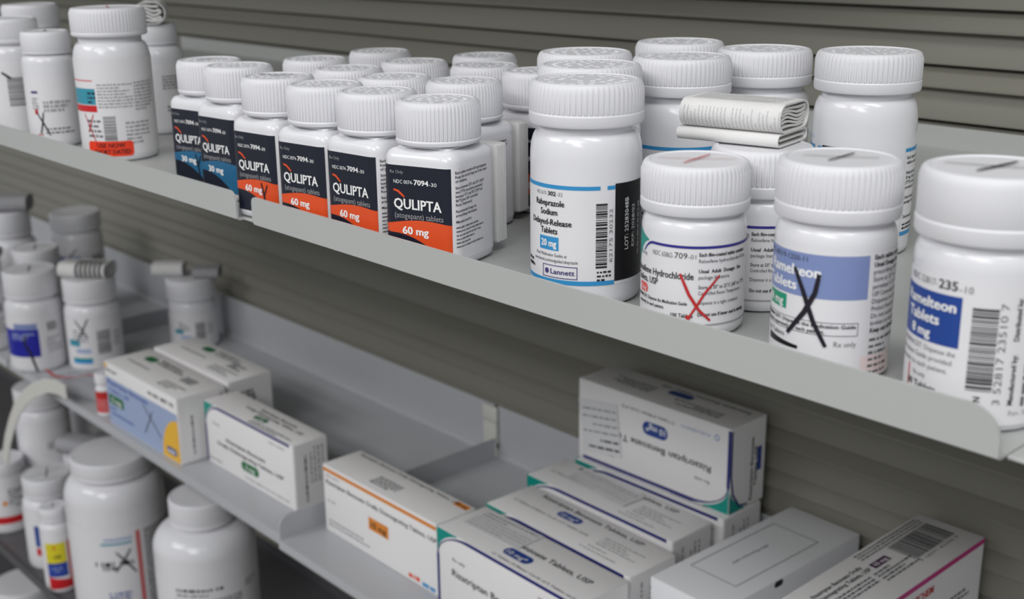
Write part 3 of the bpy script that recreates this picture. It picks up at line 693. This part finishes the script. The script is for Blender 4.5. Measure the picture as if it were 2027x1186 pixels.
# ------------------------------------------------------------------ trays: bottles at left
def low(loc, r, cr, H, cb, label, lab, args=(), marks=None, ribs=0, yaw=0):
    k = dict(shape='round', H=H, cr=cr, cb=cb, kb=cb + .003, r=r, nr=cr * .86, zs=cb - .014, zt=cb - .003, ribs=ribs, seg=120)
    return bottle(k, loc, face(loc) + yaw, label, None, lab, args, marks)
low((-1.0465, .1680, Z2), .0310, .0290, .1140, .0845, 'white bottle with deep blue label block and black pen stroke, front of left tray', lab_blue, (1,), top_cross(GREY, 1.4))
low((-1.0040, .2180, Z2), .0305, .0292, .1040, .0780, 'white bottle with aqua label and thin cross under a striped leaflet', lab_aqua)
leaflet((-1.0040, .2180, Z2 + .1040), math.radians(38),   .056, .032, .0165, 4, 'folded leaflet with black stripes on a cap in the left tray', bars=True, seed=5)
low((-.9850, .3330, Z2), .0280, .0286, .0850, .0610, 'lone white bottle near the panel behind the pale cartons', lab_aqua, (False,))
leaflet((-1.0060, .3180, Z2 + .0850), math.radians(50), .036, .026, .0150, 4, 'rolled white leaflet on the lone bottle behind the cartons', seed=9, prints=False)
leaflet((-.9690, .3480, Z2 + .0850), math.radians(50), .030, .028, .0110, 3, 'folded leaflet with shelf shade in its grey, on the lone bottle behind the cartons', paper=LEAFG, seed=10, prints=False)  # grey paper stands in for the shelf's shadow on this leaflet
low((-1.2204, .2990, Z2), .0316, .0315, .1315, .1100, 'white bottle at the back with small blue block and cross', lab_blue, (2,))
low((-1.2138, .2127, Z2), .0290, .0250, .1480, .1170, 'white bottle at the left edge under a dark grey leaflet', lab_plain)
leaflet((-1.2080, .2160, Z2 + .1480), math.radians(52), .044, .034, .0180, 3, 'dark grey crumpled leaflet on the left-edge bottle', paper=LEAFG, seed=12, prints=False)
low((-1.1230, .2060, Z2), .0300, .0270, .1180, .0930, 'white bottle squeezed behind the deep blue one', lab_plain, (), top_cross(GREY, 1.4))
low((-1.1500, .1785 - .032, Z2), .0270, .0262, .1120, .0850, 'white bottle with blue label cut by the left edge', lab_blue, (0,))
leaflet((-1.1400, .1480, Z2 + .1120), math.radians(45), .040, .032, .0110, 3, 'grey leaflet on the blue-labelled bottle at the left edge', paper=LEAFG, seed=14, prints=False)

# ------------------------------------------------------------------ cartons
def carton(x, y, yawdeg, L, W, H, label, art, m=None, z=Z2, name='medicine_carton', group=None, flip=False, flap='right', cat='carton'):
    """art(front, top, right, left, bottom) draws on the faces; the mesh origin is the bottom centre"""
    m = m or CARTON; mb = MB(); l, w_, h = L / 1000, W / 1000, H / 1000
    mb.rbox(-l / 2, l / 2, -w_ / 2, w_ / 2, 0, h, m, .0006, 2)
    F, T, R, Lf, B = Sheet(), Sheet(), Sheet(), Sheet(), Sheet(); art(F, T, R, Lf, B, L, W, H)
    F.emit(mb, S_plane((-l / 2, -w_ / 2, 0), (1, 0, 0), (0, 0, 1), (0, -1, 0)))
    T.emit(mb, S_plane((-l / 2, -w_ / 2, h), (1, 0, 0), (0, 1, 0), (0, 0, 1)))
    R.emit(mb, S_plane((l / 2, -w_ / 2, 0), (0, 1, 0), (0, 0, 1), (1, 0, 0)), base=.0004)
    Lf.emit(mb, S_plane((-l / 2, w_ / 2, 0), (0, -1, 0), (0, 0, 1), (-1, 0, 0)), base=.0004)
    B.emit(mb, S_plane((-l / 2, w_ / 2, 0), (1, 0, 0), (0, -1, 0), (0, 0, -1)))
    o = mb.build(name, None, 40); a = math.radians(yawdeg)
    cx, cy = x + l / 2 * math.cos(a) - w_ / 2 * math.sin(a), y + l / 2 * math.sin(a) + w_ / 2 * math.cos(a)
    o.location = (cx, cy, z + ZS + .0003 + (h if flip else 0))
    o.rotation_euler = (0, PI if flip else 0, a) if flip else (0, 0, a)
    if flap:
        fm = MB(); s = 1 if flap == 'right' else -1
        fm.rbox(s * (l / 2 + .0001) - .00015, s * (l / 2 + .0001) + .00025, -w_ / 2 + .0012, w_ / 2 - .0012, .0008, h - .0004, m, .0001, 1)
        fm.build('end_flap', o, 40)
    return tag(o, label, cat, group)
def stick(o, L, W, H, u0, u1, v0, v1, seed, facing='top', rot=8):
    """clear pharmacy sticker with dark print, stuck to a carton face"""
    sh = Sheet(); sh.rect(u0, u1, v0, v1, STICK, 1)
    R = random.Random(seed); n = 6; lh = (v1 - v0) / (n + 1)
    for i in range(n): sh.micro(u0 + 2, u1 - 2, v1 - i * lh - .6, 1, lh * .85, INK if i in (0, 1) else GREY, seed + i, .20 if i > 1 else .34)
    mb = MB(); l, w_, h = L / 1000, W / 1000, H / 1000
    c, s = math.cos(math.radians(rot)), math.sin(math.radians(rot)); um, vm = (u0 + u1) / 2000, (v0 + v1) / 2000
    S0 = S_plane((-l / 2, -w_ / 2, h), (1, 0, 0), (0, 1, 0), (0, 0, 1)) if facing == 'top' else S_plane((-l / 2, -w_ / 2, 0), (1, 0, 0), (0, 0, 1), (0, -1, 0))
    sh.emit(mb, lambda u, v, o_: S0(um + (u - um) * c - (v - vm) * s, vm + (u - um) * s + (v - vm) * c, o_ + .0004))
    return mb.build('sticker', o, 40)

INKB = mat('midnight_blue_print', (22, 30, 116), 0.42)
def teal_front(F, L, H, line=None, rx=36, ry=20, drop=0):
    """teal corner cut off by a rounded white panel edged by a dark line that swells away from the corner"""
    line = line or INKB; y1 = H - 1.6; cx, cy = rx + .9, y1 - ry
    av = lambda u: cy + ry * math.sqrt(max(0, 1 - min(1, (cx - u) / rx) ** 2))
    F.band(lambda u: min(H - .3, av(max(.9, u)) + 1.9), H - .3, .3, rx * .66, TEAL, 1, 24)
    P = [(.95, 1.5), (.95, cy * .5), (.95, cy)] + [(cx - rx * math.cos(PI / 2 * i / 16), cy + ry * math.sin(PI / 2 * i / 16)) for i in range(1, 17)] + [(L * .45, y1), (L * .7, y1), (L - 5, y1)]
    n = len(P)
    def wd(p):
        if p[0] <= cx: return .9 + 1.8 * max((cx - p[0] - rx * .55) / (rx * .45) * (1 if p[1] < cy + 1 else 0), (p[0] - rx * .35) / (rx * .65), 0) ** 1.3
        return 2.7
    for a, b in zip(P[:-1], P[1:]): F.stroke([a, b], (wd(a) + wd(b)) / 2, line, 3, False)
def art_green(F, T, R, Lf, B, L, W, H):
    teal_front(F, L, H, None, 27, 22)
    F.text('Rx only', 15, H - 19, 2.0, INK, w=11); F.text('NDC 65862-', L - 12, H - 8.5, 1.7, GREY, w=26, al='R'); 
    F.text('Rizatriptan Benzoate', L * .47, H * .50, 3.4, INK, w=66, al='C', bold=.018); F.text('Orally Disintegrating Tablets, USP', L * .51, H * .385, 3.4, INK, w=112, al='C', bold=.018)
    F.pill(L * .41, L * .61, H * .19, H * .335, DGREEN, 1); F.text('5 mg', L * .51, H * .225, 4.0, WHITE, w=15, al='C', bold=.02)
    F.text('18 Tablets (3 Blister Cards of 6 Tablets each)', L - 10, H * .08, 1.7, INK, w=72, al='R'); F.micro(4, 26, 8, 1, 2.5, GREY, 3)
    T.text('Rizatriptan Benzoate', L * .60, W * .68, 3.2, INK, w=58, al='C', bold=.018); T.text('Orally Disintegrating Tablets, USP', L * .60, W * .52, 3.2, INK, w=92, al='C', bold=.018)
    T.pill(L * .46, L * .60, W * .28, W * .46, DGREEN, 1); T.text('5 mg', L * .53, W * .325, 3.2, WHITE, w=11, al='C', bold=.02); T.micro(L * .5, L * .93, W * .24, 2, 3.6, GREY, 4, .5)
    R.micro(6, H - 12, -W * .25 - 0, 1, 4, GREY, 4, .5, rot=90); R.micro(22, H - 6, -W * .40, 4, 4.0, LGREY, 6, .4, rot=90)
def art_blue5(F, T, R, Lf, B, L, W, H):
    F.rect(.8, L - .8, .8, H - 16, PALEB, 1)
    F.micro(3, 26, H - 5.0, 1, 4.0, GREY, 3, .6); F.rect(.6, 6, H - 6, H - 1.4, YELL, 1)
    F.text('Rizatriptan Benzoate', 4, H - 22.5, 4.6, BLUE, w=86, bold=.02); F.text('Tablets, USP', 6, H - 30.5, 4.0, BLUE, w=44, bold=.01)
    F.pill(4, 36, H - 44, H - 33.5, DGREEN, 2, 2); F.text('5 mg', 20, H - 41.6, 5.2, WHITE, w=20, al='C', bold=.02, lay=4)
    F.micro(4, 22, H - 46, 1, 3.6, BLUE, 5, .5); F.micro(6, 62, H - 51, 1, 4.0, BLUE, 6, .5)
    F.text('NDC 68382-', L - 34, H - 10, 3.0, INK, w=22, al='R', bold=.02); F.text('807-76', L - 6, H - 10.4, 3.8, INK, w=25, al='R', bold=.04)
    cx = L - .8; rr = 34
    F.band(.8, lambda u: .8 + rr * 1.25 * math.sqrt(max(0, 1 - ((cx - u) / rr) ** 2)), cx - rr, cx, YELL, 2, 24)
    F.pill(L - 26, L - 7, 6, 13, ROYAL, 3, 2); F.micro(L - 24, L - 9, 12.2, 1, 4.6, WHITE, 3, .6, lay=5)
    F.cross((L * .53, H - 24), (L * .76, H * .24), (L * .66, H - 27), (L * .53, H * .18), 1.3, PEN, 5)
    T.pill(22, 42, W * .60, W * .80, DGREEN, 1); T.micro(46, 96, W * .86, 2, 5.0, INK, 5, .55); T.micro(14, 66, W * .44, 1, 4.0, GREY, 6, .5)
    T.micro(104, 126, W * .74, 3, 3.6, GREY, 8, .8); T.micro(96, 136, W * .40, 3, 4.2, GREY, 9, .5)
    R.micro(8, H - 20, -W * .22, 1, 4, GREY, 4, .5, rot=90); R.micro(10, H - 4, -W * .62, 4, 4.0, LGREY, 6, .6, rot=90)
def art_pale(F, T, R, Lf, B, L, W, H):
    T.pill(38, 58, W * .66, W * .86, DGREEN, 1); T.micro(64, 112, W * .90, 2, 5.0, GREY, 5, .55); T.micro(20, 76, W * .50, 1, 4.0, GREY, 6, .5)
    T.micro(104, 128, W * .70, 3, 3.6, GREY, 8, .8); T.micro(92, 136, W * .42, 3, 4.2, GREY, 9, .5); F.rect(.8, L - .8, .8, H - 16, PALEB, 1)
    R.micro(W * .25, W * .6, H - 12, 3, 4, GREY, 6, .8)
def art_orange(F, T, R, Lf, B, L, W, H):
    F.rect(.5, L - .5, H - 5.6, H - 2.4, AMBER, 1); F.text('NDC 16571-', 4, H - 9.6, 1.8, GREY, w=20)
    F.text('Rizatriptan Benzoate Orally Disintegrating Tablets, USP', 4, H - 16.0, 3.6, INK, w=L - 4, bold=.008)
    F.rect(62, 88, H * .40, H * .58, AMBER, 1); F.text('10 mg', 75, H * .44, 5.2, INK, w=20, al='C', bold=.02)
    F.text('Rx only', 5, H * .47, 1.9, GREY, w=11); F.micro(5, 62, 14, 2, 3.6, LGREY, 6, .45); F.micro(L - 36, L - 20, 8, 1, 5, ORNG, 6, .7); F.micro(L - 19, L - 2, 7, 1, 5, SKY, 8, .7)
    T.text('Rizatriptan Benzoate Orally Disintegrating Tablets, USP', 8, W - 6, 2.6, INK, w=L * .86, bold=.012); T.rect(L - 18, L - 2, W - 8, W - 2, AMBER, 1); T.text('10 mg', L - 10, W - 6.4, 2.8, INK, w=12, al='C', bold=.02)
    T.micro(54, 84, W * .56, 4, 3.4, GREY, 8, .6)
    R.micro(6, H - 6, -W * .3, 4, 4, GREY, 9, .5, rot=90)
def art_blue10(F, T, R, Lf, B, L, W, H, shift=0, big=False):
    teal_front(F, L, H)
    F.text('Rx only', 18, H - 21, 2.4, INK, w=14); F.text('Rizatriptan Benzoate T', 17, H - 33, 5.2, INK, w=86, bold=.012); F.text('ablets, USP', 104, H - 33, 5.2, INK, w=36, bold=.012)
    F.pill(58, 83, H - 51, H - 40, ROYAL, 1); F.text('10 mg*', 70, H - 48.4, 5.0, WHITE, w=19, al='C', bold=.015); F.text('12 Tablets (4 Blister Cards of 3)', 52, H - 58, 2.4, INK, w=52)
    F.text('AUROBINDO', 18, H - 58.5, 2.6, PALEB, w=28); F.pill(10, 15, H - 60, H - 55, PALEB, 1); F.pill(11.2, 13.8, H - 58.8, H - 56.2, CARTON, 2)
    F.text('NDC 65862-626-01', L - 8, H - 12, 2.0, GREY, w=30, al='R')
    if big:
        T.text('Rizatriptan Benzoate Tablets, USP', 22, W * .50, 5.0, INK, w=112, bold=.015); T.pill(60, 87, W * .20, W * .41, ROYAL, 1); T.text('10 mg*', 73, W * .245, 4.2, WHITE, w=20, al='C', bold=.012)
        T.text('12 Tablets (4 Blister Cards of 3 Tablets each)', 58, W * .06, 2.4, INK, w=84)
    else:
        T.text('Rizatriptan Benzoate Tablets, USP', L * .14, W * .82, 4.2, INK, w=104, bold=.012); T.pill(48, 72, W * .56, W * .74, ROYAL, 1); T.text('10 mg*', 60, W * .60, 3.6, WHITE, w=17, al='C', bold=.01)
        T.text('12 Tablets (4 Blister Cards of 3 Tablets each)', 9, W * .42, 2.2, INK, w=80); T.micro(100, 138, W * .66, 4, 3.4, GREY, 8, .26); T.micro(98, 116, W * .30, 1, 3.0, GREY, 9, .3); T.micro(94, 130, W * .20, 1, 3.0, GREY, 7, .3)
    R.micro(8, H - 8, -W * .18, 7, 4.4, LGREY, 9, .4, rot=90)
    Lf.band(lambda u: H - 20 + 19.6 * min(1, ((W - u) / 19.5)) ** .55, H - .3, W - 19.5, W - .3, TEAL, 1, 20)
    Lf.stroke([(W - 1.0, 2), (W - 1.0, H * .55), (W - 4, H * .78), (W - 12, H - 4), (W - 22, H - 2.4)], 2.0, INKB, 3)
    Lf.text('Rizatriptan Benzoate', W * .36, H - 4, 3.2, INK, w=50, bold=.015, rot=-90); Lf.text('Tablets, USP', W * .55 - 13, H - 14, 3.2, INK, w=32, bold=.015, rot=-90)
    Lf.rect(W * .12, W * .24, H * .34, H * .62, ROYAL, 1)
    B.text('Rizatriptan Benzoate Tablets, USP', 8, W * .18, 3.2, INK, w=84, bold=.012); B.pill(56, 80, W * .28, W * .46, ROYAL, 1); B.micro(20, 70, W * .80, 3, 3.4, GREY, 5, .5); B.micro(90, 130, W * .7, 4, 3.4, GREY, 5, .5)
def art_affix(F, T, R, Lf, B, L, W, H):
    T.frame(8, L - 12, W * .20, W * .79, .5, INK, 1)
    T.text('Affix Pharmacy Label', L * .42, W * .60, 2.2, INK, w=38, rot=-90)
    R.pill(W * .36, W * .42, H - 5.5, H - 1.0, BLACK, 2)
def art_pink(F, T, R, Lf, B, L, W, H):
    R.rect(.5, W - .5, H - 4.0, H - .3, MAG, 1)
    T.text('Rizatriptan Benzoate Orally', 14, 12, 3.0, INK, w=52, rot=90, bold=.015); T.text('Disintegrating Tablets, USP', 19, 12, 3.0, INK, w=55, rot=90, bold=.015)
    T.rect(14.5, 20, 70, 88, PLUM, 1); T.text('10 mg', 18.8, 72.5, 3.0, WHITE, w=13, rot=90, bold=.02, lay=4)
    T.bars(10.5, 31, W - 58, W - 10, 31, INK, 'v'); T.text('3 16571 82306 9', 35.0, W - 58, 2.2, GREY, w=46, rot=90)
    T.micro(W - 84, W - 10, -1.2, 3, 2.6, GREY, 13, .5, rot=90)
    T.micro(10, 58, -21, 3, 3.0, GREY, 14, .5, rot=90); T.micro(62, 100, -21, 4, 3.0, GREY, 15, .5, rot=90)
    R.text('UNICHEM', 62, H - 14, 5.0, RED, w=30, bold=.03); R.micro(60, 100, H - 18, 1, 4.5, GREY, 5, .5); R.micro(104, 140, H - 26, 2, 4, GREY, 6, .5)

carton(-.8215, .1490, .5, 148.5, 51, 66.5, 'white carton with blue front panel, amber corner and pen cross', art_blue5)
carton(-.8245, .2048, .8, 146.5, 48, 66.5, 'plain white carton standing behind the blue-fronted one', art_pale)
carton(-.6665, .1745, .6, 149, 35, 61.2, 'white carton with teal corner and green dose oval', art_green)
carton(-.4735, .1770, -.1, 148.5, 38, 60, 'white carton with orange stripe along its top edge', art_orange)
H10 = 66.0; GB = 'blue-striped teal-cornered cartons'
o = carton(-.3145, .1690, -1.4, 147.5, 46, H10, 'blue-striped teal-cornered carton in front, cut by the bottom edge', lambda *a: art_blue10(*a, big=True), group=GB); stick(o, 147.5, 46, H10, 8, 66, 18, 44, 41, rot=3)
carton(-.3190, .2205, -1.6, 149, 45.5, H10 - 1, 'carton with upper text and blue dose oval, second of the blue-striped row', art_blue10, group=GB)
o = carton(-.3345, .2765, -1.0, 152, 42.5, H10 - .5, 'blue-striped carton third from the front, faint clear sticker on top', art_blue10, group=GB); stick(o, 152, 42.5, H10, 26, 92, 14, 38, 47, rot=-2)
o = carton(-.3280, .3240, 0.6, 149.5, 45, H10, 'blue-striped carton at the back, carrying the upside-down one', art_blue10, group=GB)
o = carton(-.3295, .3290, 1.2, 150, 42.5, 67.5, 'upside-down blue-striped carton standing on the back one', art_blue10, group=GB, z=Z2 + H10 / 1000 + .0006, flip=True, flap='left')
stick(o, 150, 42.5, 67.5, 106, 147, 14, 58, 53, facing='front', rot=8)
carton(-.1580, .2240, -1.0, 58.5, 152, 68, 'plain grey-white carton with an outlined empty rectangle on top', art_affix, CARTG)
carton(-.0510, .2180, 1.0, 46.5, 156, 100, 'tall carton with magenta edge stripe and barcode on top', art_pink)

# ------------------------------------------------------------------ small things on the left tray
root = empty('vial', (-.8460, .1570, Z2), 0, 'small vial with white cap and red label beside the blue-fronted carton', 'vial')
mb = MB(); mb.lathe([(.0085, 0), (.0095, .001), (.0095, .028)] + ell(.0095, .028, .0065, .032) + [(.0065, .036)], BODY, 32); mb.build('body', root)
mb = MB(); mb.lathe([(.0085, .0345), (.0090, .035), (.0090, .044), (.0082, .0455), (.0005, .0455)], CAPM, 48); mb.build('cap', root)
sh = Sheet(); sh.rect(-22, 22, 4, 27, SALMON, 0); sh.rect(-22, 22, 19, 27, REDV, 1); sh.micro(-8, 8, 18, 4, 3, RED, 5); mb = MB(); sh.emit(mb, S_cyl(.0095)); mb.build('label', root)
# clear zip bag
root = empty('zip_bag', (-.9250, .1700, Z2), .3, 'clear plastic bag with red seal line lying at the tray front', 'bag')
R = random.Random(4); V = []; n = 14; mp = 9
for j in range(mp + 1):
    for i in range(n + 1):
        a, b = i / n, j / mp; e = min(a, 1 - a, b, 1 - b) * 2
        V.append(((a - .5) * .105, (b - .5) * .044, .004 + .014 * e ** .6 + R.uniform(-.0025, .0025) * (e > 0)))
mb = MB(); F = [(j * (n + 1) + i, j * (n + 1) + i + 1, (j + 1) * (n + 1) + i + 1, (j + 1) * (n + 1) + i) for j in range(mp) for i in range(n)]
mb.add(V, F, CLEAR); mb.add([(x, y, .0006 + .0003 * math.sin(x * 200)) for x, y, z in V], [f[::-1] for f in F], CLEAR); mb.build('film', root, 80)
sh = Sheet(); sh.stroke([(-54, -8), (-32, -16), (-6, -12), (22, -2), (48, 9)], 4.0, RED, 1)
mb = MB(); sh.emit(mb, lambda u, v, o_: (u, v, .0155 + .007 * (u + .05) / .1 + .0016 * math.sin(u * 90) + o_)); mb.build('red_seal', root, 80)
# white hoop on the tray lip
mb = MB(); pts = []
for x, z in ((-.8900, -.3270), (-.9120, -.3265), (-.9400, -.3325), (-.9740, -.3470), (-1.0000, -.3620), (-1.0270, -.3830), (-1.0480, -.4070), (-1.0670, -.4330), (-1.0850, -.4660)): pts.append((x, z))
V = []
for i, p in enumerate(pts):
    a = pts[max(0, i - 1)]; b = pts[min(len(pts) - 1, i + 1)]; dx, dz = b[0] - a[0], b[1] - a[1]; l = math.hypot(dx, dz); h = .0080
    for s in (1, -1):
        for y in (0, .0014): V.append((p[0] - s * dz / l * h, .1345 - y - .008 * (i / 8), p[1] + s * dx / l * h))
F = []
for i in range(len(pts) - 1):
    a = i * 4; b = a + 4; F += [(a, b, b + 1, a + 1), (a + 2, a + 3, b + 3, b + 2), (a, a + 2, b + 2, b), (a + 1, b + 1, b + 3, a + 3)]
F += [(0, 1, 3, 2), (len(V) - 4, len(V) - 2, len(V) - 1, len(V) - 3)]
mb.add(V, F, CLIPM); o = mb.build('plastic_hoop', None, 50); o.location = (0, 0, ZS); tag(o, 'curved white plastic strip hanging from the left tray lip', 'strip')

# ------------------------------------------------------------------ lower shelf
def jar(loc, r, cr, H, cb, label, lab, args=(), marks=None, yaw=0, ribs=0, zs=None):
    k = dict(shape='round', H=H, cr=cr, cb=cb, kb=cb + .004, r=r, nr=cr * .9, zs=zs or cb - r * .5, zt=cb - .002, ribs=ribs, seg=120)
    return bottle(k, loc, face(loc) + yaw, label, None, lab, args, marks)
jar((-.9450, .1960, Z3), .0550, .0445, .1900, .1680, 'largest white bottle with red vertical stripe, below the left tray', lab_big)
jar((-.7430, .2010, Z3), .0515, .0325, .2060, .1790, 'large white bottle with grey text below the teal-cornered carton', lab_big2)
jar((-1.1000, .1770, Z3), .0325, .0292, .1170, .0920, 'white bottle with pen-crossed cap and blue and red label', lab_bluered, (), top_cross(GREY, 1.6))
jar((-1.0270, .1530, Z3), .0180, .0158, .1070, .0900, 'small bottle with yellow, blue and red label', lab_yellow, (), top_cross(GREY, 1.0))
jar((-1.2350, .1700, Z3), .0310, .0270, .0950, .0700, 'white bottle with red band at the left edge of the lower shelf', lab_redband)
jar((-1.1900, .2600, Z3), .0280, .0250, .0900, .0680, 'white bottle under a grey folded leaflet on the lower shelf', lab_plain)
leaflet((-1.1900, .2600, Z3 + .0900), math.radians(25), .060, .036, .020, 4, 'grey folded leaflet on a bottle behind the pen-crossed cap', paper=LEAFG, seed=18, prints=False)
jar((-1.2500, .2350, Z3), .0350, .0330, .1760, .1500, 'white bottle in shade under the far left tray', lab_plain)
jar((-1.2900, .3200, Z3), .0330, .0300, .1500, .1250, 'white bottle far back under the tray, seen through the hoop', lab_plain)
jar((-1.3300, .2050, Z4), .0480, .0430, .1600, .1350, 'white bottle in the bottom left corner on the bottom shelf', lab_plain)
